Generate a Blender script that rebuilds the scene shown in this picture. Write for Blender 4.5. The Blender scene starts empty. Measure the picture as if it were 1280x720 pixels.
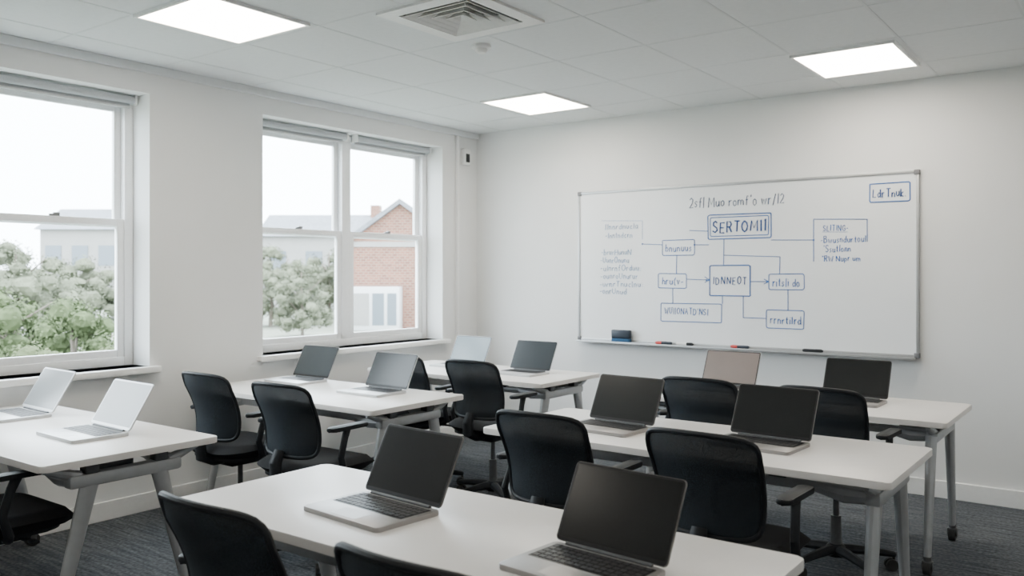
import bpy, bmesh, math, random
from mathutils import Vector, Matrix
random.seed(11)
SC = bpy.context.scene
COL = SC.collection
PI = math.pi

# ------------------------------------------------------------------ camera model
F_PX, YAW, HOR, ZC = 1066.0, math.radians(36.5), 343.0, 1.43
FW = Vector((-math.sin(YAW), math.cos(YAW), 0)); RT = Vector((math.cos(YAW), math.sin(YAW), 0))
def far_pt(px, d, z=None, py=None):
    p = FW*d + RT*((px-640)/F_PX*d)
    p.z = z if z is not None else ZC-(py-HOR)*d/F_PX
    return p
def wall_pt(px, py, y):
    t = (px-640)/F_PX
    d = y/(FW.y+RT.y*t)
    return Vector((d*(FW.x+RT.x*t), y, ZC-(py-HOR)*d/F_PX))

# ------------------------------------------------------------------ materials
def mat(name, col, rough=.5, metal=0.0, var=.06, scale=40, bump=0.0, bscale=None, spec=.5, alpha=1.0):
    m = bpy.data.materials.new(name); m.use_nodes = True
    n = m.node_tree.nodes; l = m.node_tree.links
    b = n['Principled BSDF']
    b.inputs['Roughness'].default_value = rough; b.inputs['Metallic'].default_value = metal
    b.inputs['Specular IOR Level'].default_value = spec; b.inputs['Alpha'].default_value = alpha
    tc = n.new('ShaderNodeTexCoord'); nz = n.new('ShaderNodeTexNoise')
    nz.inputs['Scale'].default_value = scale; nz.inputs['Detail'].default_value = 3
    l.new(tc.outputs['Object'], nz.inputs['Vector'])
    r = n.new('ShaderNodeValToRGB')
    r.color_ramp.elements[0].position = .3; r.color_ramp.elements[1].position = .7
    r.color_ramp.elements[0].color = tuple(c*(1-var) for c in col)+(1,)
    r.color_ramp.elements[1].color = tuple(min(1, c*(1+var)) for c in col)+(1,)
    l.new(nz.outputs['Fac'], r.inputs['Fac']); l.new(r.outputs['Color'], b.inputs['Base Color'])
    if bump:
        n2 = n.new('ShaderNodeTexNoise'); n2.inputs['Scale'].default_value = bscale or scale
        n2.inputs['Detail'].default_value = 4
        l.new(tc.outputs['Object'], n2.inputs['Vector'])
        bp = n.new('ShaderNodeBump'); bp.inputs['Strength'].default_value = bump; bp.inputs['Distance'].default_value = .004
        l.new(n2.outputs['Fac'], bp.inputs['Height']); l.new(bp.outputs['Normal'], b.inputs['Normal'])
    return m

def emit_mat(name, col, s):
    m = bpy.data.materials.new(name); m.use_nodes = True
    n = m.node_tree.nodes; b = n['Principled BSDF']
    b.inputs['Base Color'].default_value = (.9, .9, .9, 1)
    b.inputs['Emission Color'].default_value = col+(1,); b.inputs['Emission Strength'].default_value = s
    return m

def glass_mat():
    m = bpy.data.materials.new('window_glass'); m.use_nodes = True
    n = m.node_tree.nodes; l = m.node_tree.links
    for x in list(n): n.remove(x)
    o = n.new('ShaderNodeOutputMaterial'); mx = n.new('ShaderNodeMixShader'); t = n.new('ShaderNodeBsdfTransparent')
    g = n.new('ShaderNodeBsdfGlossy'); g.inputs['Roughness'].default_value = .02
    f = n.new('ShaderNodeFresnel'); f.inputs['IOR'].default_value = 1.25
    t.inputs['Color'].default_value = (.97, .98, .98, 1)
    l.new(f.outputs['Fac'], mx.inputs[0]); l.new(t.outputs[0], mx.inputs[1]); l.new(g.outputs[0], mx.inputs[2])
    l.new(mx.outputs[0], o.inputs['Surface'])
    return m

def carpet_mat():
    m = mat('carpet', (.120, .129, .141), .95, 0, .40, 60, .6, 250, .1)
    n = m.node_tree.nodes; l = m.node_tree.links
    b = n['Principled BSDF']; src = b.inputs['Base Color'].links[0].from_socket
    tc = n.new('ShaderNodeTexCoord'); mp = n.new('ShaderNodeMapping'); mp.inputs['Scale'].default_value = (1.3, 16, 1)
    nz = n.new('ShaderNodeTexNoise'); nz.inputs['Scale'].default_value = 3; nz.inputs['Detail'].default_value = 4
    r = n.new('ShaderNodeValToRGB'); r.color_ramp.elements[0].position = .36; r.color_ramp.elements[1].position = .64
    r.color_ramp.elements[0].color = (.50, .51, .53, 1); r.color_ramp.elements[1].color = (1.0, 1.0, 1.0, 1)
    l.new(tc.outputs['Object'], mp.inputs['Vector']); l.new(mp.outputs['Vector'], nz.inputs['Vector']); l.new(nz.outputs['Fac'], r.inputs['Fac'])
    mx = n.new('ShaderNodeMixRGB'); mx.blend_type = 'MULTIPLY'; mx.inputs['Fac'].default_value = .9
    l.new(src, mx.inputs[1]); l.new(r.outputs['Color'], mx.inputs[2]); l.new(mx.outputs[0], b.inputs['Base Color'])
    return m

def brick_mat():
    m = bpy.data.materials.new('brick'); m.use_nodes = True
    n = m.node_tree.nodes; l = m.node_tree.links; b = n['Principled BSDF']
    tc = n.new('ShaderNodeTexCoord'); bt = n.new('ShaderNodeTexBrick')
    mp = n.new('ShaderNodeMapping'); mp.inputs['Rotation'].default_value = (PI/2, 0, 0)
    bt.inputs['Scale'].default_value = 2.0; bt.inputs['Mortar Size'].default_value = .03
    bt.inputs['Color1'].default_value = (.235, .100, .066, 1); bt.inputs['Color2'].default_value = (.150, .064, .046, 1)
    bt.inputs['Mortar'].default_value = (.26, .19, .15, 1)
    l.new(tc.outputs['Object'], mp.inputs['Vector']); l.new(mp.outputs['Vector'], bt.inputs['Vector'])
    l.new(bt.outputs['Color'], b.inputs['Base Color']); b.inputs['Roughness'].default_value = .9
    return m

MT = dict(
    wall=mat('wall_paint', (.785, .790, .785), .85, 0, .012, 3, .05, 220),
    ceil=mat('ceiling_tile', (.72, .74, .745), .9, 0, .02, 30, .10, 160),
    bar=mat('ceiling_bar', (.67, .69, .695), .8, 0, .02),
    carpet=carpet_mat(),
    skirt=mat('skirting_paint', (.88, .88, .87), .45, 0, .02),
    upvc=mat('white_upvc', (.92, .93, .94), .35, 0, .02),
    glass=glass_mat(),
    top=mat('white_laminate', (.83, .80, .77), .34, 0, .015, 8),
    alu=mat('satin_aluminium', (.44, .45, .46), .40, .45, .05, 20),
    dmet=mat('dark_bracket', (.10, .105, .11), .45, .3, .1),
    latch=mat('grey_latch', (.28, .285, .29), .4, .5, .05),
    black=mat('black_plastic', (.0115, .0138, .017), .58, 0, .15, spec=.30),
    mesh=mat('black_mesh_fabric', (.020, .0275, .035), .8, 0, .25, 400, .25, 700, .25, .88),
    seat=mat('black_seat_fabric', (.0095, .010, .0115), .85, 0, .3, 300, .3, 500, .25),
    rub=mat('dark_rubber', (.02, .02, .02), .7, 0, .1),
    silver=mat('silver_laptop_shell', (.62, .63, .64), .35, .4, .03),
    grey=mat('grey_laptop_shell', (.36, .345, .335), .38, .5, .03),
    lidgrey=mat('grey_laptop_lid', (.14, .135, .13), .42, .5, .03),
    keys=mat('laptop_keys', (.018, .018, .020), .5, 0, .1),
    bezel=mat('laptop_bezel', (.009, .009, .010), .35, 0, .05, spec=.3),
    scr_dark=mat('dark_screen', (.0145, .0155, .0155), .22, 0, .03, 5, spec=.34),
    scr_pale=mat('painted_pale_reflection', (.30, .32, .33), .2, 0, .03, 5),  # screen is off; window reflection painted as a pale base colour
    scr_grey=mat('mid_grey_screen', (.065, .080, .090), .2, 0, .03, 5),  # grey of the reflected window and wall put into the base colour
    scr_mid=mat('grey_reflecting_screen', (.036, .043, .048), .2, 0, .03, 5, spec=.35),  # base colour lifted to grey to stand in for a reflection
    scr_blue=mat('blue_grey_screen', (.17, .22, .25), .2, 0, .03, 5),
    scr_rose=mat('rose_grey_screen', (.24, .20, .185), .22, 0, .04, 5),  # taupe reflection on the screen painted into its base colour
    board=mat('whiteboard_enamel', (.84, .865, .88), .22, 0, .01, 4),
    boardframe=mat('whiteboard_frame', (.44, .45, .46), .4, .5, .03),
    cornercap=mat('grey_corner_cap', (.16, .16, .17), .5, 0, .05),
    ink=mat('blue_ink', (.022, .115, .38), .6, 0, .2, 60),
    inkpale=mat('pale_blue_ink', (.23, .35, .54), .6, 0, .2, 60),
    inkdark=mat('dark_blue_ink', (.014, .062, .23), .6, 0, .2, 60),
    inkgrey=mat('blue_grey_ink', (.065, .105, .19), .6, 0, .2, 60),
    eraser=mat('eraser_body', (.010, .020, .036), .5, 0, .1),
    felt=mat('eraser_felt', (.02, .08, .17), .9, 0, .2, 200),
    red=mat('red_plastic', (.50, .03, .025), .4, 0, .05),
    penwhite=mat('pen_white', (.75, .75, .75), .4, 0, .03),
    white=mat('white_plastic', (.84, .84, .83), .4, 0, .02),
    vent=mat('white_vent_metal', (.80, .80, .78), .5, 0, .03),
    ventdark=mat('vent_void', (.04, .04, .042), .8, 0, .1),
    lamp=emit_mat('lamp_diffuser', (1.0, .91, .78), 10.0),
    lens=mat('black_lens', (.01, .01, .012), .1, 0, .05),
    blind=mat('grey_blind_fabric', (.42, .44, .46), .8, 0, .08, 200),
    blindbar=mat('blind_bar', (.60, .61, .62), .5, 0, .05),
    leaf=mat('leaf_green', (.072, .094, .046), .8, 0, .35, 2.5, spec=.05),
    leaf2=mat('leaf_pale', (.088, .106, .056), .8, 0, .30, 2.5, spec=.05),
    leaf3=mat('leaf_haze_tint', (.138, .150, .105), .8, 0, .25, 1.2, spec=.05),  # distance haze put into the pale, greyed leaf colour
    bark=mat('bark', (.16, .135, .11), .9, 0, .3, 8),
    grass=mat('grass_verge', (.19, .205, .16), .95, 0, .2, .5),
    brick=brick_mat(),
    roof=mat('slate_roof', (.17, .18, .20), .8, 0, .15, 4),
    pale=mat('haze_pale_render', (.27, .265, .255), .9, 0, .06, 1),  # wall colour paled and greyed to carry the outdoor haze
    dpane=mat('dark_house_pane', (.12, .145, .17), .3, 0, .05),
    porch=mat('white_porch', (.54, .55, .56), .4, 0, .02),
)

# ------------------------------------------------------------------ mesh helpers
def merge(bm, t, M=None):
    if M is not None: bmesh.ops.transform(t, matrix=M, verts=t.verts)
    me = bpy.data.meshes.new('tmp'); t.to_mesh(me); t.free(); bm.from_mesh(me); bpy.data.meshes.remove(me)
def box(bm, c, s, b=0, M=None, seg=2):
    t = bmesh.new(); bmesh.ops.create_cube(t, size=1)
    bmesh.ops.scale(t, vec=s, verts=t.verts)
    if b: bmesh.ops.bevel(t, geom=t.edges[:], offset=b, segments=seg, profile=.5, affect='EDGES')
    bmesh.ops.translate(t, vec=c, verts=t.verts)
    merge(bm, t, M)
def box2(bm, a, b, bev=0, M=None):
    a = Vector(a); b = Vector(b)
    box(bm, (a+b)/2, tuple(abs(x) for x in (b-a)), bev, M)
def cyl(bm, p0, p1, r0, r1=None, seg=16, M=None):
    p0 = Vector(p0); p1 = Vector(p1); r1 = r0 if r1 is None else r1
    v = p1-p0; t = bmesh.new()
    bmesh.ops.create_cone(t, cap_ends=True, segments=seg, radius1=r0, radius2=r1, depth=v.length)
    R = v.to_track_quat('Z', 'Y').to_matrix().to_4x4()
    bmesh.ops.transform(t, matrix=Matrix.Translation((p0+p1)/2) @ R, verts=t.verts)
    merge(bm, t, M)
def tube(bm, pts, r, seg=8, closed=False, sx=1.0):
    pts = [Vector(p) for p in pts]; n = len(pts); rings = []
    up0 = None
    for i, p in enumerate(pts):
        a = pts[i-1] if (i > 0 or closed) else p
        b = pts[(i+1) % n] if (i < n-1 or closed) else p
        d = (b-a).normalized()
        if up0 is None:
            up0 = Vector((0, 0, 1)) if abs(d.z) < .9 else Vector((0, 1, 0))
        s = d.cross(up0)
        if s.length < 1e-4: s = d.orthogonal()
        s.normalize(); u = s.cross(d).normalized(); up0 = u
        rr = r[i] if isinstance(r, (list, tuple)) else r
        rings.append([bm.verts.new(p + s*(math.cos(k*2*PI/seg)*rr*sx) + u*(math.sin(k*2*PI/seg)*rr)) for k in range(seg)])
    m = n if closed else n-1
    for i in range(m):
        A = rings[i]; B = rings[(i+1) % n]
        for k in range(seg):
            bm.faces.new((A[k], A[(k+1) % seg], B[(k+1) % seg], B[k]))
    if not closed:
        bm.faces.new(rings[0][::-1]); bm.faces.new(rings[-1])
def lathe(bm, prof, seg=24, M=None):
    t = bmesh.new(); rings = []
    for r, z in prof:
        rings.append([t.verts.new((max(r, 1e-5)*math.cos(k*2*PI/seg), max(r, 1e-5)*math.sin(k*2*PI/seg), z)) for k in range(seg)])
    for i in range(len(rings)-1):
        for k in range(seg):
            t.faces.new((rings[i][k], rings[i][(k+1) % seg], rings[i+1][(k+1) % seg], rings[i+1][k]))
    bmesh.ops.remove_doubles(t, verts=t.verts, dist=1e-4)
    merge(bm, t, M)
def rpts(w, d, rad, k=5, cx=0, cy=0):
    o = []
    for sx, sy, a0 in ((1, 1, 0), (-1, 1, 90), (-1, -1, 180), (1, -1, 270)):
        for i in range(k+1):
            a = math.radians(a0+90*i/k)
            o.append((cx+sx*(w/2-rad)+rad*math.cos(a), cy+sy*(d/2-rad)+rad*math.sin(a)))
    return o
def rprism(bm, w, d, z0, z1, rad=.01, bev=0, cx=0, cy=0, M=None):
    t = bmesh.new(); pts = rpts(w, d, rad, 6, cx, cy)
    lo = [t.verts.new((x, y, z0)) for x, y in pts]; hi = [t.verts.new((x, y, z1)) for x, y in pts]
    t.faces.new(lo[::-1]); t.faces.new(hi); n = len(pts)
    es = []
    for i in range(n): t.faces.new((lo[i], lo[(i+1) % n], hi[(i+1) % n], hi[i]))
    if bev:
        t.edges.ensure_lookup_table()
        es = [e for e in t.edges if abs(e.verts[0].co.z-e.verts[1].co.z) < 1e-6]
        bmesh.ops.bevel(t, geom=es, offset=bev, segments=2, profile=.5, affect='EDGES')
    merge(bm, t, M)
def sq(a, b, p=5.0):
    r = max(abs(a), abs(b))
    if r < 1e-6: return 0, 0, 0
    s = r/((abs(a)**p+abs(b)**p)**(1/p))
    return a*s, b*s, r
def shell(bm, f, n=14, p=5.0):
    G = {}
    for side in (1, -1):
        for i in range(n+1):
            for j in range(n+1):
                a, b, r = sq(-1+2*i/n, -1+2*j/n, p)
                edge = i in (0, n) or j in (0, n)
                if edge and side == -1: G[side, i, j] = G[1, i, j]
                else: G[side, i, j] = bm.verts.new(f(a, b, r, side))
    for side in (1, -1):
        for i in range(n):
            for j in range(n):
                q = [G[side, i, j], G[side, i+1, j], G[side, i+1, j+1], G[side, i, j+1]]
                if side == -1: q.reverse()
                try: bm.faces.new(q)
                except ValueError: pass
def NB(): return bmesh.new()
def obj(name, bm, m, parent=None, label=None, smooth=True):
    bmesh.ops.recalc_face_normals(bm, faces=bm.faces[:])
    me = bpy.data.meshes.new(name); bm.to_mesh(me); bm.free()
    me.materials.append(m)
    if smooth:
        for p in me.polygons: p.use_smooth = True
        me.set_sharp_from_angle(angle=math.radians(32))
    o = bpy.data.objects.new(name, me); COL.objects.link(o)
    if parent: o.parent = parent
    if label: o['label'] = label
    return o
def tag(o, label, cat, group=None, kind=None):
    if label: o['label'] = label
    if cat: o['category'] = cat
    if group: o['group'] = group
    if kind: o['kind'] = kind
    return o
def thing(name, label, cat, loc=(0, 0, 0), rz=0, group=None):
    o = bpy.data.objects.new(name, None); COL.objects.link(o)
    o.location = loc; o.rotation_euler = (0, 0, rz); o.empty_display_size = .1
    return tag(o, label, cat, group)
def struct(name, bm, m, label=None, smooth=False):
    o = obj(name, bm, m, None, label, smooth); o['kind'] = 'structure'; return o
def copy_tree(o, parent=None):
    c = o.copy(); COL.objects.link(c)
    if parent: c.parent = parent
    for ch in list(o.children): copy_tree(ch, c)
    return c

# ------------------------------------------------------------------ room shell
XL, YB, H = -4.86, 6.03, 2.70
XR, YF = 2.5, -2.2
WIN = [(.99, 2.86), (3.69, 5.56)]
WZ0, WZ1 = .87, 2.53
VX, VY, VO = -2.70, 3.23, .222          # vent opening in the ceiling
b = NB(); box2(b, (XL-.3, YF-.15, -.1), (XR+.15, YB+.15, 0)); struct('floor', b, MT['carpet'], 'dark blue-grey carpet floor')
b = NB()
box2(b, (XL-.3, YF-.15, H), (XR+.15, VY-VO, H+.12)); box2(b, (XL-.3, VY+VO, H), (XR+.15, YB+.15, H+.12))
box2(b, (XL-.3, VY-VO, H), (VX-VO, VY+VO, H+.12)); box2(b, (VX+VO, VY-VO, H), (XR+.15, VY+VO, H+.12))
struct('ceiling', b, MT['ceil'], 'pale suspended tile ceiling')
b = NB(); box2(b, (XL-.3, YB, 0), (XR+.15, YB+.15, H)); struct('wall_back', b, MT['wall'], 'white wall behind the whiteboard')
b = NB(); box2(b, (XR, YF, 0), (XR+.15, YB, H)); struct('wall_right', b, MT['wall'])
b = NB(); box2(b, (XL-.3, YF-.15, 0), (XR+.15, YF, H)); struct('wall_front', b, MT['wall'])
b = NB()
ys = [YF, WIN[0][0], WIN[0][1], WIN[1][0], WIN[1][1], YB]
for i in (0, 2, 4): box2(b, (XL-.3, ys[i], 0), (XL, ys[i+1], H))
for y0, y1 in WIN:
    box2(b, (XL-.3, y0, 0), (XL, y1, WZ0)); box2(b, (XL-.3, y0, WZ1), (XL, y1, H))
struct('wall_left', b, MT['wall'], 'white wall with the two windows')
b = NB(); box2(b, (XL+.018, YB-.018, 0), (XR, YB, .11), .004); struct('baseboard_back', b, MT['skirt'])
b = NB(); box2(b, (XL, YF, 0), (XL+.018, YB-.018, .11), .004); struct('baseboard_left', b, MT['skirt'])
b = NB(); box2(b, (XL, YF, H-.05), (XL+.03, YB, H), .004); struct('trim_2', b, MT['ceil'], 'pale ceiling edge trim above the windows')
# suspended ceiling grid
b = NB(); xg, yg = .583, .6625
x = -3.97-xg
while x < XR:
    if x > XL:
        if abs(x-VX) < VO+.05:
            box2(b, (x-.007, YF, H-.0016), (x+.007, VY-.29, H)); box2(b, (x-.007, VY+.29, H-.0016), (x+.007, YB, H))
        else: box2(b, (x-.007, YF, H-.0016), (x+.007, YB, H))
    x += xg
y = 2.25-6*yg
while y < YB:
    box2(b, (XL, y-.007, H-.0012), (XR, y+.007, H)); y += yg
struct('trim_1', b, MT['bar'], 'thin metal grid between the ceiling tiles')

def window(idx, y0, y1):
    w = bpy.data.objects.new('window_%d' % idx, None); COL.objects.link(w); w['kind'] = 'structure'
    w.location = (XL, (y0+y1)/2, WZ0)
    hw = (y1-y0)/2; hh = WZ1-WZ0; xa, xb = -.27, -.185
    b = NB(); fw = .055
    box2(b, (xa, -hw, 0), (xb, -hw+fw, hh), .004); box2(b, (xa, hw-fw, 0), (xb, hw, hh), .004)
    box2(b, (xa, -hw+fw, hh-fw), (xb, hw-fw, hh), .004); box2(b, (xa, -hw+fw, 0), (xb, hw-fw, fw), .004)
    box2(b, (xa, -.045, fw), (xb, .045, hh-fw), .004)
    obj('window_frame', b, MT['upvc'], w)
    zm = 1.75-WZ0
    for a0, a1 in ((-hw+fw, -.045), (.045, hw-fw)):
        for lo, hi, x0, x1 in ((zm-.03, hh-fw, -.262, -.232), (fw, zm+.02, -.228, -.195)):
            b = NB(); s = .042
            box2(b, (x0, a0, lo), (x1, a0+s, hi), .003); box2(b, (x0, a1-s, lo), (x1, a1, hi), .003)
            box2(b, (x0, a0+s, lo), (x1, a1-s, lo+s), .003); box2(b, (x0, a0+s, hi-s), (x1, a1-s, hi), .003)
            sa = obj('sash', b, MT['upvc'], w)
            b = NB(); xm = (x0+x1)/2
            b.faces.new([b.verts.new(v) for v in ((xm, a0+s, lo+s), (xm, a1-s, lo+s), (xm, a1-s, hi-s), (xm, a0+s, hi-s))])
            obj('pane', b, MT['glass'], sa)
        b = NB(); yc = (a0+a1)/2
        box2(b, (-.205, yc-.03, zm+.02), (-.19, yc+.03, zm+.032), .003); box2(b, (-.2, yc-.01, zm+.028), (-.18, yc+.025, zm+.04), .003)
        obj('latch', b, MT['latch'], w, 'small grey sash latch')
    b = NB(); box2(b, (-.19, -hw, -.03), (0, hw, 0.0)); box2(b, (.0, -hw-.05, -.035), (.055, hw+.05, 0.003), .006)
    obj('window_sill', b, MT['skirt'], w)
    return w
window(1, *WIN[0]); window(2, *WIN[1])

def blind(yc, ln, label):
    t = thing('roller_blind', label, 'blind', (XL-.13, yc, WZ1), 0, 'roller blinds rolled up at the window heads')
    b = NB(); cyl(b, (0, -ln/2, -.03), (0, ln/2, -.03), .024, seg=20); obj('roll', b, MT['blind'], t)
    b = NB(); box2(b, (-.026, -ln/2+.01, -.068), (-.023, ln/2-.01, -.03)); obj('fabric_edge', b, MT['blind'], t)
    b = NB(); box2(b, (-.030, -ln/2+.01, -.080), (-.019, ln/2-.01, -.066), .003); obj('bottom_bar', b, MT['blindbar'], t)
    for s in (-1, 1):
        b = NB(); box2(b, (-.03, s*(ln/2+.004)-.004, -.06), (.03, s*(ln/2+.004)+.004, 0))
        obj('bracket', b, MT['white'], t)
blind(2.395, .87, 'grey roller blind rolled up at the top of the near window')
blind(4.14, .85, 'grey roller blind over the left half of the far window')
blind(5.095, .85, 'grey roller blind over the right half of the far window')

# ------------------------------------------------------------------ ceiling fittings
def ceil_light(x0, x1, y0, y1, label):
    cx, cy = (x0+x1)/2, (y0+y1)/2; w, d = x1-x0, y1-y0
    t = thing('ceiling_light', label, 'ceiling light', (cx, cy, H), 0, 'square ceiling light panels')
    b = NB(); f = .016
    for s in (-1, 1):
        box2(b, (s*w/2, -d/2, -.014), (s*(w/2-f), d/2, 0)); box2(b, (-w/2+f, s*d/2, -.014), (w/2-f, s*(d/2-f), 0))
    obj('frame', b, MT['white'], t, smooth=False)
    b = NB(); box2(b, (-w/2+f, -d/2+f, -.010), (w/2-f, d/2-f, -.004)); obj('diffuser', b, MT['lamp'], t, 'glowing white diffuser', smooth=False)
ceil_light(-3.97, -3.385, 2.25, 2.86, 'large lit square ceiling panel above the left tables, at the top left')
ceil_light(-3.90, -3.33, 4.88, 5.50, 'smallest lit ceiling panel, above the far left table near the room corner')
ceil_light(-1.65, -1.08, 4.94, 5.60, 'lit square ceiling panel above the right end of the whiteboard')

t = thing('ceiling_vent', 'square white louvred air vent in the ceiling between two light panels', 'vent', (VX, VY, H))
b = NB(); S0 = .295; S1 = VO-.004
for s in (-1, 1):
    box2(b, (s*S0, -S0, -.012), (s*S1, S0, 0)); box2(b, (-S1, s*S0, -.012), (S1, s*S1, 0))
obj('frame', b, MT['vent'], t, smooth=False)
b = NB()
box2(b, (-S1, -S1, .105), (S1, S1, .115))
for s in (-1, 1):
    box2(b, (s*S1, -S1, .0), (s*(S1-.004), S1, .105)); box2(b, (-S1+.004, s*S1, .0), (S1-.004, s*(S1-.004), .105))
obj('backing', b, MT['ventdark'], t, 'dark void behind the louvres', smooth=False)
for r in (.205, .155, .105, .055):
    b = NB(); vs = []
    for rr, z in ((r, -.014), (r-.012, -.004), (r-.042, .030), (r-.046, .028), (r-.016, -.007), (r-.003, -.017)):
        vs.append([b.verts.new((sx*rr, sy*rr, z)) for sx, sy in ((1, 1), (-1, 1), (-1, -1), (1, -1))])
    nv = len(vs)
    for i in range(nv):
        for k in range(4): b.faces.new((vs[i][k], vs[i][(k+1) % 4], vs[(i+1) % nv][(k+1) % 4], vs[(i+1) % nv][k]))
    obj('louvre', b, MT['vent'], t, smooth=False)
t = thing('smoke_detector', 'small round white smoke detector on the ceiling beside the vent', 'smoke detector', (-2.95, 3.70, H))
b = NB(); lathe(b, [(0, 0), (.055, 0), (.055, -.014), (.046, -.02), (0, -.02)]); obj('base', b, MT['white'], t)
b = NB(); lathe(b, [(0, -.02), (.034, -.02), (.034, -.032), (.024, -.042), (0, -.044)]); obj('sensor_head', b, MT['vent'], t)

t = thing('wall_sensor', 'small white wall sensor with black face high by the room corner', 'sensor', (XL, 5.845, 2.47))
b = NB(); box2(b, (0, -.045, -.070), (.050, .045, .070), .012); obj('body', b, MT['white'], t)
b = NB(); box2(b, (.049, -.028, -.048), (.056, .022, .028), .003); obj('lens', b, MT['lens'], t, 'black sensor face')
b = NB(); box2(b, (XL, 5.730, .11), (XL+.026, 5.758, H-.05), .004)
tag(obj('cable_conduit', b, MT['skirt']), 'thin white cable conduit running down the wall beside the far window', 'conduit')

# ------------------------------------------------------------------ whiteboard
BX0, BX1, BZ0, BZ1 = -3.76, -1.165, .89, 2.107
BC = Vector(((BX0+BX1)/2, YB, (BZ0+BZ1)/2))
wb = thing('whiteboard', 'large white wall whiteboard covered with a blue marker flow diagram', 'whiteboard', BC)
hw, hh = (BX1-BX0)/2, (BZ1-BZ0)/2
b = NB(); box2(b, (-hw+.01, -.022, -hh+.01), (hw-.01, 0, hh-.01)); obj('panel', b, MT['board'], wb, smooth=False)
b = NB(); f = .018
for s in (-1, 1):
    box2(b, (s*hw, -.03, -hh), (s*(hw-f), 0, hh), .002); box2(b, (-hw+f, -.03, s*hh), (hw-f, 0, s*(hh-f)), .002)
obj('frame', b, MT['boardframe'], wb)
for sx in (-1, 1):
    for sz in (-1, 1):
        b = NB(); box2(b, (sx*(hw+.004), -.034, sz*(hh+.004)), (sx*(hw-.03), 0, sz*(hh-.03)), .004); obj('corner_cap', b, MT['cornercap'], wb, 'grey corner cap')
b = NB(); box2(b, (-hw+.02, -.085, -hh-.012), (hw-.02, 0, -hh)); box2(b, (-hw+.02, -.088, -hh-.012), (hw-.02, -.082, -hh+.004), .001)
obj('pen_tray', b, MT['alu'], wb)
YP = YB-.022
def bd(px, py): return wall_pt(px, py, YP)-BC
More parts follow.
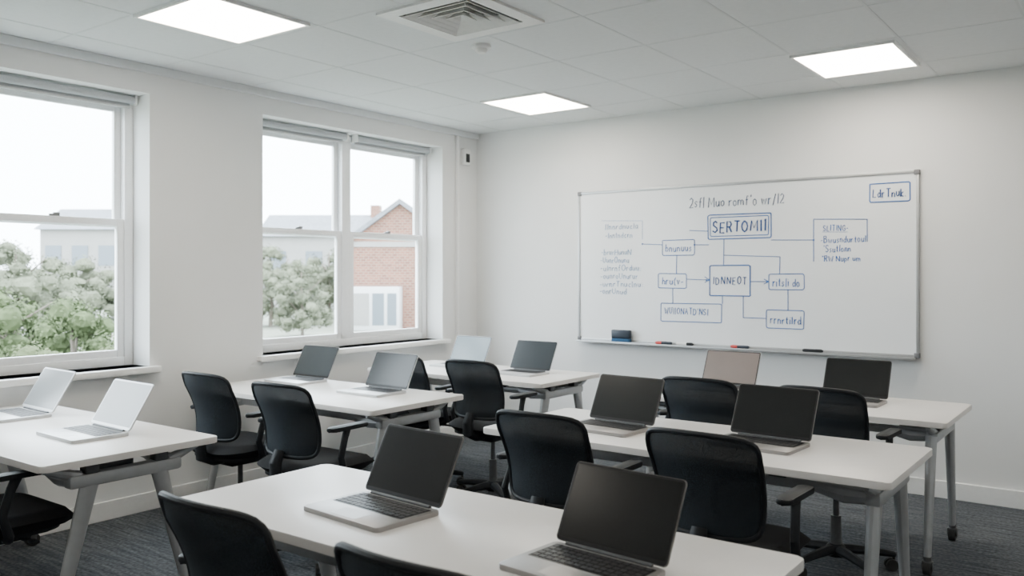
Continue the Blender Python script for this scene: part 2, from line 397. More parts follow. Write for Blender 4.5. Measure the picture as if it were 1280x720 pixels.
# hand-drawn marker strokes: (advance width, strokes) in units of the capital height
GL = {
 'A': (.75, [[(0, 0), (.36, 1), (.72, 0)], [(.14, .38), (.6, .38)]]),
 'B': (.62, [[(0, 0), (0, 1), (.4, .96), (.5, .76), (.36, .56), (0, .53)], [(.36, .54), (.6, .36), (.55, .1), (.3, 0), (0, 0)]]),
 'D': (.68, [[(0, 0), (0, 1), (.36, .94), (.66, .62), (.6, .22), (.32, 0), (0, 0)]]),
 'E': (.56, [[(.56, 1), (0, 1), (0, 0), (.56, 0)], [(0, .52), (.46, .52)]]),
 'G': (.72, [[(.66, .84), (.4, 1), (.1, .82), (0, .45), (.16, .1), (.5, 0), (.7, .18), (.7, .44), (.42, .44)]]),
 'H': (.65, [[(0, 0), (0, 1)], [(.62, 0), (.62, 1)], [(0, .5), (.62, .5)]]),
 'I': (.12, [[(.06, 0), (.06, 1)]]),
 'L': (.52, [[(0, 1), (0, 0), (.52, 0)]]),
 'M': (.86, [[(0, 0), (.06, 1), (.42, .30), (.78, 1), (.84, 0)]]),
 'N': (.72, [[(0, 0), (0, 1)], [(0, 1), (.68, 0)], [(.68, 0), (.70, 1)]]),
 'O': (.74, [[(.36, 1), (.1, .82), (0, .5), (.1, .16), (.36, 0), (.62, .16), (.72, .5), (.62, .84), (.36, 1)]]),
 'R': (.62, [[(0, 0), (0, 1), (.42, .96), (.54, .74), (.4, .52), (0, .48)], [(.28, .49), (.6, 0)]]),
 'S': (.58, [[(.54, .86), (.3, 1), (.05, .86), (.07, .62), (.5, .40), (.56, .16), (.3, 0), (0, .12)]]),
 'T': (.66, [[(0, 1), (.66, 1)], [(.33, 1), (.33, 0)]]),
 'U': (.64, [[(0, 1), (.02, .25), (.3, 0), (.58, .25), (.62, 1)]]),
 'W': (.92, [[(0, 1), (.22, 0), (.45, .7), (.68, 0), (.9, 1)]]),
 'a': (.48, [[(.44, .55), (.2, .62), (.02, .36), (.14, .03), (.40, .2), (.44, .58), (.46, 0)]]),
 'b': (.46, [[(0, 1), (0, 0), (.3, .02), (.44, .3), (.28, .58), (0, .4)]]),
 'c': (.42, [[(.4, .52), (.2, .6), (.02, .3), (.18, 0), (.42, .1)]]),
 'd': (.48, [[(.44, .4), (.2, .6), (.02, .3), (.16, .02), (.44, .18)], [(.44, 1), (.46, 0)]]),
 'f': (.36, [[(.38, .95), (.22, 1), (.14, .8), (.14, 0)], [(0, .58), (.32, .58)]]),
 'h': (.44, [[(0, 1), (0, 0)], [(0, .38), (.22, .6), (.4, .45), (.42, 0)]]),
 'i': (.1, [[(.05, .6), (.05, 0)], [(.04, .82), (.06, .86)]]),
 'k': (.42, [[(0, 1), (0, 0)], [(.38, .6), (.02, .28), (.42, 0)]]),
 'l': (.1, [[(.05, 1), (.05, 0)]]),
 'm': (.74, [[(0, .6), (0, 0)], [(0, .4), (.18, .6), (.35, .45), (.36, 0)], [(.36, .4), (.54, .6), (.7, .45), (.72, 0)]]),
 'n': (.44, [[(0, .6), (0, 0)], [(0, .38), (.22, .6), (.4, .45), (.42, 0)]]),
 'o': (.46, [[(.22, .6), (.03, .45), (.03, .15), (.22, 0), (.42, .15), (.42, .45), (.22, .6)]]),
 'p': (.46, [[(0, .6), (0, -.35)], [(0, .4), (.24, .6), (.44, .34), (.26, .02), (0, .14)]]),
 'r': (.32, [[(0, .6), (0, 0)], [(0, .36), (.16, .58), (.32, .56)]]),
 's': (.38, [[(.36, .52), (.18, .6), (.03, .47), (.33, .2), (.2, 0), (0, .07)]]),
 't': (.34, [[(.16, .9), (.16, .1), (.34, 0)], [(0, .6), (.34, .6)]]),
 'u': (.46, [[(0, .6), (.02, .14), (.2, 0), (.4, .18), (.42, .6), (.44, 0)]]),
 'v': (.42, [[(0, .6), (.2, 0), (.42, .6)]]),
 'w': (.66, [[(0, .6), (.16, 0), (.32, .5), (.48, 0), (.64, .6)]]),
 '1': (.14, [[(0, .84), (.1, 1), (.1, 0)]]),
 '2': (.52, [[(.02, .8), (.22, 1), (.46, .8), (.38, .5), (0, 0), (.52, .02)]]),
 '|': (.1, [[(.05, 1.1), (.05, -.15)]]),
 '/': (.36, [[(0, -.1), (.36, 1.05)]]),
 "'": (.12, [[(.08, 1), (.04, .78)]]),
 '"': (.22, [[(.04, 1), (.03, .78)], [(.17, 1), (.16, .78)]]),
 '-': (.34, [[(0, .36), (.32, .38)]]),
 '(': (.24, [[(.22, 1), (.04, .6), (.06, .2), (.24, -.1)]]),
 '.': (.1, [[(.03, .02), (.07, .05)]]),
 ':': (.12, [[(.04, .42), (.07, .46)], [(.04, .08), (.07, .12)]]),
}
def write(txt, x0, x1, yc, hpx, m, r=.0030, gap=.26):
    words = []; cx = 0
    for wd in txt.split(' '):
        strokes = []
        for ch in wd:
            adv, ss = GL[ch]; dy = random.uniform(-.06, .06); sl = random.uniform(.0, .08); sc = random.uniform(.92, 1.08)
            for s in ss: strokes.append([(cx+x+sl*y+random.uniform(-.015, .015), y*sc+dy+random.uniform(-.02, .02)) for x, y in s])
            cx += adv+gap+random.uniform(-.04, .04)
        words.append((wd, strokes)); cx += .42
    ax = [p[0] for w_, ss in words for s in ss for p in s]; mn, mx = min(ax), max(ax)
    p0 = bd(x0, yc); p1 = bd(x1, yc); pm = bd((x0+x1)/2, yc-hpx/2); pn = bd((x0+x1)/2, yc+hpx/2)
    kx = (p1.x-p0.x)/(mx-mn); kz = pm.z-pn.z
    for wd, strokes in words:
        b = NB()
        for s in strokes:
            tube(b, [(p0.x+(x-mn)*kx, p0.y-.0005, pn.z+z*kz) for x, z in s], [r*random.uniform(.88, 1.15) for _ in s], 6)
        obj('handwriting', b, m, wb, 'marker writing reading '+wd)
def outline(x0, y0, x1, y1, m, r=.0032, rad=.012):
    c = bd((x0+x1)/2, (y0+y1)/2); a = bd(x0, (y0+y1)/2).x; e = bd(x1, (y0+y1)/2).x
    zt = bd((x0+x1)/2, y0).z; zb = bd((x0+x1)/2, y1).z
    b = NB(); tube(b, [(x+random.uniform(-.002, .002), c.y-.0005, z+random.uniform(-.002, .002)) for x, z in rpts(e-a, zt-zb, rad, 4, (a+e)/2, (zt+zb)/2)], r, 6, True)
    return obj('diagram_box', b, m, wb)
def line(pts, m, r=.0030):
    b = NB()
    for p, q in zip(pts[:-1], pts[1:]):
        tube(b, [bd(*p)-Vector((0, .0005, 0)), bd(*q)-Vector((0, .0005, 0))], r, 6)
    return obj('connector_line', b, m, wb)
def dot(px, py, r=.007):
    b = NB(); p = bd(px, py); cyl(b, p, p-Vector((0, .002, 0)), r, seg=12); obj('connector_dot', b, MT['ink'], wb)
write("2sf| Muo romf'o wr/l2", 862, 980, 251, 12, MT['inkgrey'], .0034)
write('SERTOM11', 891, 957, 283, 14, MT['inkdark'], .0056, .32)
write('LdrTnuk.', 1091, 1132, 241, 10, MT['inkdark'], .0040)
write('bnunuus', 832, 864, 310, 9, MT['ink'], .0033)
write('hru(v-', 828, 854, 351, 9, MT['ink'], .0034)
write('IDNNEOT', 892, 933, 351, 9, MT['inkdark'], .0036, .42)
write('ritsli do', 966, 999, 353, 10, MT['ink'], .0034)
write('rrnrtilrd', 963, 1001, 400, 10, MT['ink'], .0034)
write("WUIIONATD'NSI", 831, 885, 389, 8, MT['ink'], .0030, .36)
write('SLITING-', 1029, 1060, 285, 7, MT['ink'], .0028, .36)
write('-Bwusndurtoul', 1026, 1082, 299, 8, MT['ink'], .0029)
write("'Ssutlonn", 1030, 1063, 311, 8, MT['ink'], .0029)
write('"RW Nupr um', 1028, 1075, 323, 7, MT['ink'], .0029)
for tx, x0, x1, yc in (('llnnrdnucla', 757, 797, 283), ('-lnntndcrn', 757, 790, 294), ("-brurHunuN", 752, 789, 315), ('-UunrOnunu', 751, 786, 325), ('-ulnrnfOrduu:', 751, 801, 335), ('-ounroUnurur', 751, 797, 345), ('-urnrTnuclnu:', 750, 803, 355), ('-onrUnud', 750, 783, 364)):
    write(tx, x0, x1, yc, 7, MT['inkpale'], .0028)
outline(885, 267.5, 964, 298, MT['ink'], .0040); outline(888, 270.8, 960.5, 294.7, MT['ink'], .0033, .01)
outline(887, 332, 938, 370, MT['ink'], .0044); outline(1087, 228.5, 1137.5, 252, MT['ink'], .0042)
outline(828, 300, 868, 319, MT['ink']); outline(823, 342, 858, 360, MT['ink']); outline(961, 342.5, 1005, 362, MT['ink'])
outline(958, 388, 1005, 410.5, MT['ink']); outline(826, 379.5, 902, 402.5, MT['ink'])
I_ = MT['ink']
for pts in ([(862, 288), (885, 289)], [(964, 300), (1017, 300)], [(905, 298), (904.5, 332)], [(904.5, 319), (975, 321), (974.5, 343)],
            [(803, 305), (828, 306)], [(868, 306), (886, 306)], [(846, 319), (845.5, 342)], [(858, 349), (887, 350)], [(841, 360), (841, 379)],
            [(903, 380), (903, 370)], [(929, 370), (929, 397), (958, 398)], [(938, 352), (961, 352)], [(985, 362), (985, 388)],
            [(1017, 327), (1017, 274)], [(1017, 274), (1084, 274), (1084, 302)], [(881, 346), (887, 350), (881, 353)], [(955, 349), (961, 352), (955, 355)]):
    line(pts, I_)
line([(752, 276), (803, 276), (803, 299)], MT['inkpale'], .0018); line([(1028, 290), (1060, 290)], I_, .0015)
for p in ((868, 306), (883, 350), (1017, 300), (803, 305), (959, 352)): dot(*p)

TZ = BZ0
def tray_pt(px): return wall_pt(px, 430, YB-.052).x
x = tray_pt(777)
t = thing('whiteboard_eraser', 'dark blue whiteboard eraser standing on the left of the pen tray', 'eraser', (x, YB-.056, TZ))
b = NB(); box2(b, (-.083, -.022, .03), (.083, .022, .098), .008); obj('body', b, MT['eraser'], t)
b = NB(); box2(b, (-.081, -.020, 0), (.081, .020, .03), .003); obj('felt', b, MT['felt'], t, 'blue felt pad')
def marker(px, label, bodym, capm, flip=1):
    t = thing('marker_pen', label, 'marker pen', (tray_pt(px), YB-.055, TZ+.0125), 0 if flip > 0 else PI, 'marker pens on the whiteboard tray')
    R = Matrix.Rotation(PI/2, 4, 'Y')
    b = NB(); lathe(b, [(0, -.068), (.009, -.068), (.0115, -.06), (.0115, .02), (0, .02)], 14, R); obj('barrel', b, bodym, t)
    b = NB(); lathe(b, [(0, .018), (.0125, .018), (.0125, .058), (.008, .07), (0, .07)], 14, R); obj('cap', b, capm, t)
marker(830, 'red and dark marker pen nearest the eraser on the tray', MT['eraser'], MT['red'], -1)
marker(856, 'white-barrelled marker with dark cap beside the red and dark one', MT['penwhite'], MT['black'])
marker(925, 'red-capped marker pen at the middle of the pen tray', MT['eraser'], MT['red'], -1)
marker(1016, 'all-black marker pen at the right part of the pen tray', MT['black'], MT['black'])

# ------------------------------------------------------------------ tables
TOPZ = .735
def caster_mesh(b, x, y, r=.034):
    cyl(b, (x-.016, y, r), (x+.016, y, r), r, seg=18)
    cyl(b, (x-.02, y, r), (x+.02, y, r), .008, seg=10)
def table(x0, x1, y0, y1, label, lt=.19, lb=.31):
    cx, cy = (x0+x1)/2, (y0+y1)/2; L, D = x1-x0, y1-y0
    t = thing('meeting_table', label, 'table', (cx, cy, 0), 0, 'white-topped tables on wheels')
    b = NB(); rprism(b, L, D, .708, TOPZ, .022, .004); obj('tabletop', b, MT['top'], t, 'white laminate tabletop')
    BY = .205
    for s in (-1, 1):
        xe = s*(L/2-.09)
        b = NB(); box2(b, (xe-.030, -BY-.03, .612), (xe+.030, BY+.03, .664), .014); obj('end_rail', b, MT['alu'], t)
        for v in (-1, 1):
            b = NB(); tube(b, [(xe, v*(BY-.02), .655), (xe, v*(BY+.05), .676), (xe, v*(D/2-.05), .696)], [.022, .018, .011], 10); obj('support_arm', b, MT['alu'], t)
            b = NB(); box2(b, (xe-.026, v*(BY-.06)-.028, .660), (xe+.026, v*(BY-.06)+.028, .708), .006); obj('pivot_block', b, MT['dmet'], t, 'dark pivot block')
            b = NB(); tube(b, [(xe-s*.02, v*BY, .642), (xe-s*.10, v*BY, .640), (xe-s*.20, v*BY, .655)], [.030, .034, .024], 10); obj('beam_socket', b, MT['alu'], t)
            b = NB(); box2(b, (xe-s*.34-.035, v*BY-.02, .668), (xe-s*.34+.035, v*BY+.02, .708), .006); obj('top_clamp', b, MT['dmet'], t, 'dark clamp under the top')
        xb = xe-s*.13
        b = NB(); box2(b, (xb-.05, -.085, .630), (xb+.05, .085, .708), .014); obj('tilt_bracket', b, MT['dmet'], t, 'dark folding bracket')
        b = NB(); box2(b, (xb-.065, -.05, .600), (xb-.040, .12, .632), .006); obj('tilt_lever', b, MT['alu'], t, 'grey folding lever')
        for v in (-1, 1):
            b = NB(); p0 = Vector((xe, v*lt, .645)); p1 = Vector((xe, v*lb, .085))
            n = 8; pts = [p0.lerp(p1, i/n) for i in range(n+1)]
            tube(b, pts, [.036-.013*i/n for i in range(n+1)], 14, False, .75)
            leg = obj('leg', b, MT['alu'], t)
            b = NB(); cyl(b, (xe, v*lb, .062), (xe, v*lb, .09), .018, seg=14); box2(b, (xe-.024, v*lb-.02, .05), (xe+.024, v*lb+.02, .068), .006)
            for q in (-1, 1): box2(b, (xe+q*.022-.002, v*lb-.014, .025), (xe+q*.022+.002, v*lb+.014, .06))
            obj('caster_fork', b, MT['dmet'], leg)
            b = NB(); caster_mesh(b, xe, v*lb); obj('caster_wheel', b, MT['rub'], leg, 'black rubber wheel')
    for v in (-1, 1):
        b = NB(); box2(b, (-L/2+.10, v*BY-.018, .634), (L/2-.10, v*BY+.018, .676), .010); obj('cross_beam', b, MT['alu'], t)
    return t
table(-4.80, -3.195, 1.46, 2.20, 'white table in the near left corner of the photo with two pale laptops', .14, .28)
table(-4.72, -3.15, 3.06, 3.80, 'white table with two grey-screened laptops beside the far window')
table(-4.64, -3.06, 4.45, 5.19, 'white table in the far left corner of the room below the whiteboard')
table(-2.415, -.665, 1.48, 2.115, 'large foreground white table with two dark-screened laptops')
table(-2.415, -.675, 3.03, 3.75, 'white table in the middle row at right with two dark laptops')
table(-2.40, -.735, 4.40, 5.14, 'white table at the back right holding the rose-grey laptop', .24, .33)

# ------------------------------------------------------------------ laptops
def make_laptop(shell_m, scr_m, lean=27):
    t = thing('laptop', '', 'laptop')
    dark = shell_m.name.startswith('grey')
    lid_m = MT['lidgrey'] if dark else shell_m
    W, D, ht = .350, .242, .222
    b = NB(); rprism(b, W, D, 0, .014, .014, .002); base = obj('base', b, shell_m, t)
    b = NB(); rprism(b, .316, .122, .0139, .0145, .004, 0, 0, .040); obj('key_bed', b, MT['bezel'] if dark else MT['grey'], base)
    b = NB()
    for r in range(5):
        for c in range(14): box(b, ((c-6.5)*.0220, .087-r*.0226, .0152), (.0190, .0192, .0016))
    obj('keys', b, MT['keys'], base, 'dark keyboard keys', smooth=False)
    b = NB(); rprism(b, .115, .066, .0139, .0143, .005, 0, 0, -.074); obj('trackpad', b, shell_m, base)
    b = NB(); cyl(b, (-.135, D/2-.006, .016), (.135, D/2-.006, .016), .006, seg=12); obj('hinge', b, MT['dmet'], t)
    a = math.radians(lean)
    M = Matrix(((1, 0, 0, 0), (0, math.sin(a), -math.cos(a), D/2-.006), (0, math.cos(a), math.sin(a), .016), (0, 0, 0, 1)))
    b = NB(); rprism(b, W, ht, -.006, 0, .012, .0012, 0, ht/2+.004, M); lid = obj('lid', b, lid_m, t)
    b = NB(); rprism(b, W-.004, ht-.004, -.0002, .0008, .011, 0, 0, ht/2+.004, M); obj('bezel', b, MT['bezel'] if scr_m.name != 'painted_pale_reflection' else MT['silver'], lid)
    b = NB(); rprism(b, W-.016, ht-.022, .0007, .0013, .003, 0, 0, ht/2+.007, M); obj('screen', b, scr_m, lid)
    return t
LAP = [
    ('grey', 'scr_dark', -1.812, 1.755, -5, .98, 'open grey laptop with black screen, left of the two on the foreground table'),
    ('grey', 'scr_dark', -1.055, 1.697, -5, .935, 'nearest open grey laptop, at the right of the foreground table'),
    ('grey', 'scr_dark', -1.94, 3.33, -4, 1, 'open laptop with black screen, left one on the middle right table'),
    ('grey', 'scr_dark', -1.26, 3.38, -3, 1, 'open laptop with black screen, right one on the middle right table'),
    ('grey', 'scr_dark', -1.285, 4.80, 0, 1, 'open black-screened laptop on the back right table'),
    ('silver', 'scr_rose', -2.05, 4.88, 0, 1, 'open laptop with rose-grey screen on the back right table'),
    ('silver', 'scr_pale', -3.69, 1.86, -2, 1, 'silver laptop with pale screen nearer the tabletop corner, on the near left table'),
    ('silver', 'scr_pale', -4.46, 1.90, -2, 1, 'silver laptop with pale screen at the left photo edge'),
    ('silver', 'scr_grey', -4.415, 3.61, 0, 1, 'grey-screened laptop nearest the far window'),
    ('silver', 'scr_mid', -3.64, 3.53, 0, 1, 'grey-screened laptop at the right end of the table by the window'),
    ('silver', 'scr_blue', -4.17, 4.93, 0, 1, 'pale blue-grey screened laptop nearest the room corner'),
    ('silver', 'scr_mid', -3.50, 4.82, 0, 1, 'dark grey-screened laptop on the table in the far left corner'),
]
protos = {}
for sm, sc, x, y, r, k, lab in LAP:
    if (sm, sc) not in protos: o = protos[sm, sc] = make_laptop(MT[sm], MT[sc], 31 if sc == 'scr_pale' else 27)
    else: o = copy_tree(protos[sm, sc])
    o.location = (x, y, TOPZ); o.rotation_euler = (0, 0, math.radians(r)); o.scale = (k, k, k); o['label'] = lab; o['group'] = 'open laptops on the tables'

# ------------------------------------------------------------------ task chairs
BP = 8.0
SU = .045                                # seat raised on its gas column
def back_pt(a, b, r=1, side=0, th=.007):
    v = (b+1)/2
    x = (.184+.024*v)*a
    z = .720+.172*b+.012*(1-a*a)*v
    y = -.205-.075*v**1.4+.055*a*a+.022*math.sin(PI*min(1, v*1.25))*(v < .8)
    return Vector((x, y+side*th*math.sqrt(max(0, 1-r**8)), z))
def make_chair():
    t = thing('task_chair', '', 'chair')
    b = NB()
    def seat_f(a, c, r, s):
        z = .437+SU+s*.036*math.sqrt(max(0, 1-r**7))
        z -= .03*max(0, c-.55)**2/.2
        z += .012*abs(a)**3*(1 if s > 0 else 0)
        return Vector((.250*a*(1-.05*(c < 0)*abs(c)), .010+.245*c, z))
    shell(b, seat_f, 14, 4.0); obj('seat', b, MT['seat'], t)
    b = NB(); rprism(b, .40, .38, .390+SU, .410+SU, .08, .006); obj('seat_pan', b, MT['black'], t)
    b = NB(); shell(b, lambda a, c, r, s: back_pt(a, c, r, s), 16, BP); obj('backrest', b, MT['mesh'], t, 'black mesh back panel')
    b = NB(); ring = []
    N = 84
    for i in range(N):
        an = 2*PI*i/N; ca, sa = math.cos(an), math.sin(an); q = max(abs(ca), abs(sa))
        a, c, r = sq(ca/q, sa/q, BP); ring.append(back_pt(a, c))
    tube(b, ring, .0095, 8, True); obj('back_frame', b, MT['black'], t)
    b = NB(); tube(b, [(0, -.06, .385+SU), (0, -.17, .385+SU), (0, -.245, .415+SU), (0, -.250, .52), (0, -.225, .58)], [.03, .03, .028, .026, .020], 12, False, 1.4)
    obj('back_support', b, MT['black'], t)
    b = NB(); box2(b, (-.09, -.12, .345+SU), (.09, .11, .395+SU), .015); cyl(b, (.09, .03, .372+SU), (.21, .05, .372+SU), .007, seg=8); box2(b, (.2, .035, .366+SU), (.245, .065, .378+SU), .004)
    obj('tilt_mechanism', b, MT['black'], t)
    b = NB(); cyl(b, (0, 0, .10), (0, 0, .26), .026, .024, 16); cyl(b, (0, 0, .26), (0, 0, .35+SU), .014, seg=14); obj('gas_column', b, MT['dmet'], t)
    b = NB(); lathe(b, [(0, .065), (.04, .065), (.05, .08), (.045, .115), (.03, .125), (0, .125)], 20); obj('base_hub', b, MT['black'], t)
    for k in range(5):
        an = PI/2+k*2*PI/5+.3; d = Vector((math.cos(an), math.sin(an), 0))
        b = NB(); n = 6
        tube(b, [d*.03+Vector((0, 0, .097))] + [d*(.03+.24*i/n)+Vector((0, 0, .100-.022*(i/n)**1.5)) for i in range(1, n+1)] + [d*.28+Vector((0, 0, .074))],
             [.026]+[.025-.010*i/n for i in range(1, n+1)]+[.010], 10, False, 1.15)
        leg = obj('base_leg', b, MT['black'], t)
        c = d*.272; s = Vector((-d.y, d.x, 0)); w = c-d*.012
        b = NB()
        for q in (-1, 1): cyl(b, w+s*(q*.006)+Vector((0, 0, .028)), w+s*(q*.022)+Vector((0, 0, .028)), .028, seg=16)
        cyl(b, w-s*.008+Vector((0, 0, .028)), w+s*.008+Vector((0, 0, .028)), .010, seg=8)
        cyl(b, c+Vector((0, 0, .03)), c+Vector((0, 0, .075)), .007, seg=8)
        obj('caster', b, MT['rub'], leg)
    for s in (-1, 1):
        b = NB()
        tube(b, [(s*.16, -.03, .398+SU), (s*.225, -.04, .398+SU), (s*.266, -.055, .425+SU), (s*.270, -.080, .55), (s*.260, -.045, .640), (s*.252, -.02, .684)],
             [.015, .015, .015, .014, .014, .016], 10, False, 1.2)
        arm = obj('armrest', b, MT['black'], t)
        b = NB(); rprism(b, .056, .255, .677, .697, .026, .007, s*.250, -.015); obj('arm_pad', b, MT['black'], arm)
    return t
CH = [
    (-1.76, 1.41, 0.0, 'black task chair at the left of the foreground table, back towards the camera'),
    (-1.11, 1.40, 0.0, 'nearest black task chair, only its top edge showing at the bottom of the photo'),
    (-1.855, 2.90, 0.0, 'black task chair at the left of the middle right table'),
    (-1.19, 2.90, -.03, 'black task chair at the right of the middle right table, armrest and seat showing'),
    (-1.82, 4.27, 0.0, 'black task chair in front of the rose-grey laptop'),
    (-1.20, 4.27, -.06, 'black task chair behind the right laptop of the middle right table'),
    (-4.03, 2.91, 0.0, 'black task chair nearest the wall between the windows'),
    (-3.365, 2.87, .04, 'black task chair at the near right end of the table by the far window'),
    (-3.94, 4.30, 0.0, 'mostly hidden black task chair behind the laptop of the window table'),
    (-3.31, 4.27, 0.0, 'black task chair at the right end of the far left corner table'),
    (-3.605, 1.47, 0.0, 'black task chair cut off at the lower left corner of the photo'),
]
ch0 = make_chair()
for i, (x, y, r, lab) in enumerate(CH):
    o = ch0 if i == 0 else copy_tree(ch0)
    o.location = (x, y, 0); o.rotation_euler = (0, 0, r); o['label'] = lab; o['group'] = 'black task chairs at the tables'

# ------------------------------------------------------------------ outside
GZ = -1.2
b = NB(); box2(b, (-160, -60, GZ-.2), (XL-.6, 160, GZ)); g = struct('ground', b, MT['grass'], 'pale grass and paving outside the windows')
def foliage(b, blobs, n, s, core):
    for c, r in blobs:                                  # ragged inner mass, then loose leaves over it
        t = bmesh.new(); bmesh.ops.create_icosphere(t, subdivisions=2, radius=1)
        for v in t.verts:
            k = core+random.uniform(-.22, .16)
            v.co = Vector((c[0]+v.co.x*r[0]*k, c[1]+v.co.y*r[1]*k, max(.04, c[2]+v.co.z*r[2]*k)))
        merge(b, t)
    for _ in range(n):
        c, r = random.choice(blobs)
        v = Vector((random.gauss(0, 1), random.gauss(0, 1), random.gauss(0, 1))).normalized()*random.uniform(.7, 1.4)
        p = Vector((c[0]+v.x*r[0], c[1]+v.y*r[1], max(.05, c[2]+v.z*r[2])))
        nrm = (v+Vector((random.uniform(-.7, .7), random.uniform(-.7, .7), random.uniform(-.3, .9)))).normalized()
        a = nrm.orthogonal().normalized(); q = Matrix.Rotation(random.uniform(0, 6.28), 3, nrm); a = q @ a; e = nrm.cross(a)
        k = s*random.uniform(.7, 1.3)
        b.faces.new([b.verts.new(p+a*k), b.verts.new(p+e*k*.55), b.verts.new(p-a*k), b.verts.new(p-e*k*.55)])
def shrub(px, d, h, w, label, m='leaf', n=2600, s=.11, name='shrub', cat='shrub', trunk=.35, core=.80, nb=60):
    p = far_pt(px, d, GZ)
    t = thing(name, label, cat, p, random.uniform(0, 3), 'greenery outside the windows')
    b = NB(); blobs = []
    for k in range(nb):
        a = k*2.4; f = math.sqrt((k+.5)/nb); rr = w*.42*f
        q = random.uniform(.065, .11)*w; top = h*(1-.42*f*f)-q
        zc = random.uniform(trunk*h+q*.6, max(top, trunk*h+q))
        blobs.append(((math.cos(a)*rr, math.sin(a)*rr, zc), (q*1.1, q*1.1, q*random.uniform(.7, 1.0))))
    foliage(b, blobs, n, s, core); obj('foliage', b, MT[m], t, smooth=False)
    b = NB(); tube(b, [(0, 0, 0), (.05, 0, h*.3), (0, .05, h*.8)], [.05*w/2, .04*w/2, .015*w/2], 8)
    for k in range(7):
        a = k*2.2; z0 = h*(.2+.06*k)
        tube(b, [(.03, 0, z0), (math.cos(a)*w*.28, math.sin(a)*w*.28, z0+h*.2)], [.022*w/2, .008*w/2], 6)
    obj('stem', b, MT['bark'], t)
shrub(5, 16.5, 2.75, 3.2, 'big rounded green shrub outside the near window at the left photo edge', 'leaf', 9000, .045, trunk=.02)
shrub(92, 13, 2.45, 2.5, 'round green shrub in the middle of the near window', 'leaf', 9000, .036, trunk=.02)
shrub(135, 10, 2.0, 1.3, 'low green shrub at the lower right of the near window', 'leaf2', 6000, .026, trunk=.05)
shrub(52, 8.5, 2.05, 1.2, 'low pale green shrub just above the near window sill', 'leaf2', 6000, .024, trunk=.05)
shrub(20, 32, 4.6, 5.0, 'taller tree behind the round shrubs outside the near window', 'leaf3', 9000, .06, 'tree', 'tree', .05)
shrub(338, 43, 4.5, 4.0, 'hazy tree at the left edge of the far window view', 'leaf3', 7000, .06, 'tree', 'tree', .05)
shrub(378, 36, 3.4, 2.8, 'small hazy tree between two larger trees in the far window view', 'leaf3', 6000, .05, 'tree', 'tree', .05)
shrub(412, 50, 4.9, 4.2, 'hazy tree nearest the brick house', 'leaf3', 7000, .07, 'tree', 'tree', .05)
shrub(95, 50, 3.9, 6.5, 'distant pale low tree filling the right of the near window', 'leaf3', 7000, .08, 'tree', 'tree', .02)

# brick house
p = far_pt(490, 41, GZ); hs = thing('brick_house', 'red brick gabled house outside the far window', 'house', p, YAW)
b = NB()
def prism(b, x0, x1, y0, y1, ze, za):
    xm = (x0+x1)/2; v = {}
    for j, y in enumerate((y0, y1)):
        for k, (x, z) in enumerate(((x0, 0), (x1, 0), (x1, ze), (xm, za), (x0, ze))): v[j, k] = b.verts.new((x, y, z))
    b.faces.new([v[0, k] for k in range(5)]); b.faces.new([v[1, k] for k in range(4, -1, -1)])
    for k in range(5): b.faces.new((v[0, k], v[1, k], v[1, (k+1) % 5], v[0, (k+1) % 5]))
prism(b, -2.0, 2.8, 0, 7, 4.25, 6.0); obj('brick_wall', b, MT['brick'], hs, smooth=False)
b = NB()
for s in (-1, 1):
    xm = .4; x0 = -2.0 if s < 0 else 2.8
    dv = Vector((x0-xm, 0, 4.25-6.0)); e = Vector((x0, 0, 4.25))+dv*.16
    vs = [(xm, -.3, 6.02), (e.x, -.3, e.z), (e.x, 7.2, e.z), (xm, 7.2, 6.02)]
    lo = [b.verts.new(v) for v in vs]; hi = [b.verts.new((v[0], v[1], v[2]+.24)) for v in vs]
    b.faces.new(lo); b.faces.new(hi[::-1])
    for k in range(4): b.faces.new((lo[k], lo[(k+1) % 4], hi[(k+1) % 4], hi[k]))
obj('roof', b, MT['roof'], hs, smooth=False)
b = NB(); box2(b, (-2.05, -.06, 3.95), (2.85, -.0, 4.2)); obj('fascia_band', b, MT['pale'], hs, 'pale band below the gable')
b = NB(); box2(b, (-1.9, -1.2, 0), (.5, 0, 2.05), .03); po = obj('porch', b, MT['porch'], hs, 'white boxy porch')
for x0, x1 in ((-1.75, -.9), (-.75, -.2), (-.05, .38)):
    b = NB(); box2(b, (x0, -1.23, .25), (x1, -1.2, 1.75)); obj('porch_pane', b, MT['dpane'] if x0 > -1 else MT['pale'], po)

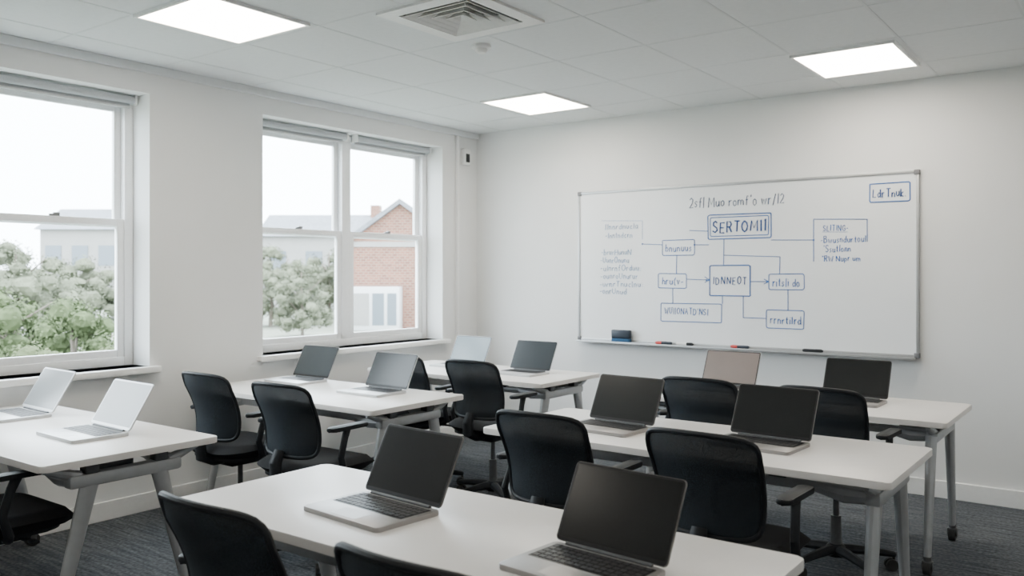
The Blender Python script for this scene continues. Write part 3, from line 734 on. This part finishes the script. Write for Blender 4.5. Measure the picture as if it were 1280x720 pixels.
def long_house(px, d, L, ze, za, dep, label, wm, nwin, rm='roof'):
    t = thing('distant_building', label, 'building', far_pt(px, d, GZ), YAW)
    b = NB(); box2(b, (-L/2, 0, 0), (L/2, dep, ze)); obj('wall', b, MT[wm], t, smooth=False)
    b = NB(); v = [b.verts.new(q) for q in ((-L/2-.3, -.4, ze), (L/2+.3, -.4, ze), (L/2+.3, dep+.4, ze), (-L/2-.3, dep+.4, ze), (-L/2-.3, dep/2, za), (L/2+.3, dep/2, za))]
    for q in ((0, 1, 5, 4), (2, 3, 4, 5), (0, 4, 3), (1, 2, 5), (3, 2, 1, 0)): b.faces.new([v[k] for k in q])
    obj('roof', b, MT[rm], t, smooth=False)
    for k in range(nwin):
        b = NB(); xc = -L/2+(k+.5)*L/nwin; box2(b, (xc-.6, -.05, ze*.55), (xc+.6, 0, ze*.8)); obj('building_window', b, MT['dpane'], t)
    b = NB(); box2(b, (L*.22, dep*.42, ze), (L*.22+.7, dep*.58, za+.7)); obj('chimney', b, MT['brick'], t, 'brick chimney', smooth=False)
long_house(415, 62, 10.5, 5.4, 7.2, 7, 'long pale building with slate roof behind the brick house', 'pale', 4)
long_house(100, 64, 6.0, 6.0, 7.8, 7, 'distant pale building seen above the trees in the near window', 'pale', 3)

# ------------------------------------------------------------------ light
w = bpy.data.worlds.new('World'); SC.world = w; w.use_nodes = True
n = w.node_tree.nodes; l = w.node_tree.links; bg = n['Background']
tc = n.new('ShaderNodeTexCoord'); nz = n.new('ShaderNodeTexNoise'); nz.inputs['Scale'].default_value = 2.5
r = n.new('ShaderNodeValToRGB'); r.color_ramp.elements[0].color = (.74, .88, 1, 1); r.color_ramp.elements[1].color = (.89, .965, 1, 1)
l.new(tc.outputs['Generated'], nz.inputs['Vector']); l.new(nz.outputs['Fac'], r.inputs['Fac']); l.new(r.outputs['Color'], bg.inputs['Color'])
bg.inputs['Strength'].default_value = 7.2
for x, y in ((-1.35, 2.55), (.95, 2.55), (.95, 5.2), (-3.68, -.1), (-1.35, -.1), (.95, -.1)):  # unseen area lamps added overhead as fill, without fixtures
    L = bpy.data.lights.new('unseen_fill_lamp', 'AREA'); L.shape = 'SQUARE'; L.size = .56; L.energy = 4.5; L.color = (1, .925, .815)
    o = bpy.data.objects.new('unseen_fill_lamp', L); COL.objects.link(o); o.location = (x, y, H-.015)

# ------------------------------------------------------------------ camera
cd = bpy.data.cameras.new('Camera'); cam = bpy.data.objects.new('Camera', cd); COL.objects.link(cam)
cam.location = (0, 0, ZC); cam.rotation_euler = (PI/2, 0, YAW)
cd.sensor_width = 36; cd.lens = 36*F_PX/1280; cd.shift_y = -(360-HOR)/1280; cd.clip_end = 400
cd.dof.use_dof = True; cd.dof.focus_distance = 3.7; cd.dof.aperture_fstop = 3.6
SC.camera = cam
SC.view_settings.view_transform = 'AgX'
SC.view_settings.look = 'AgX - Base Contrast'
SC.view_settings.exposure = 1.22
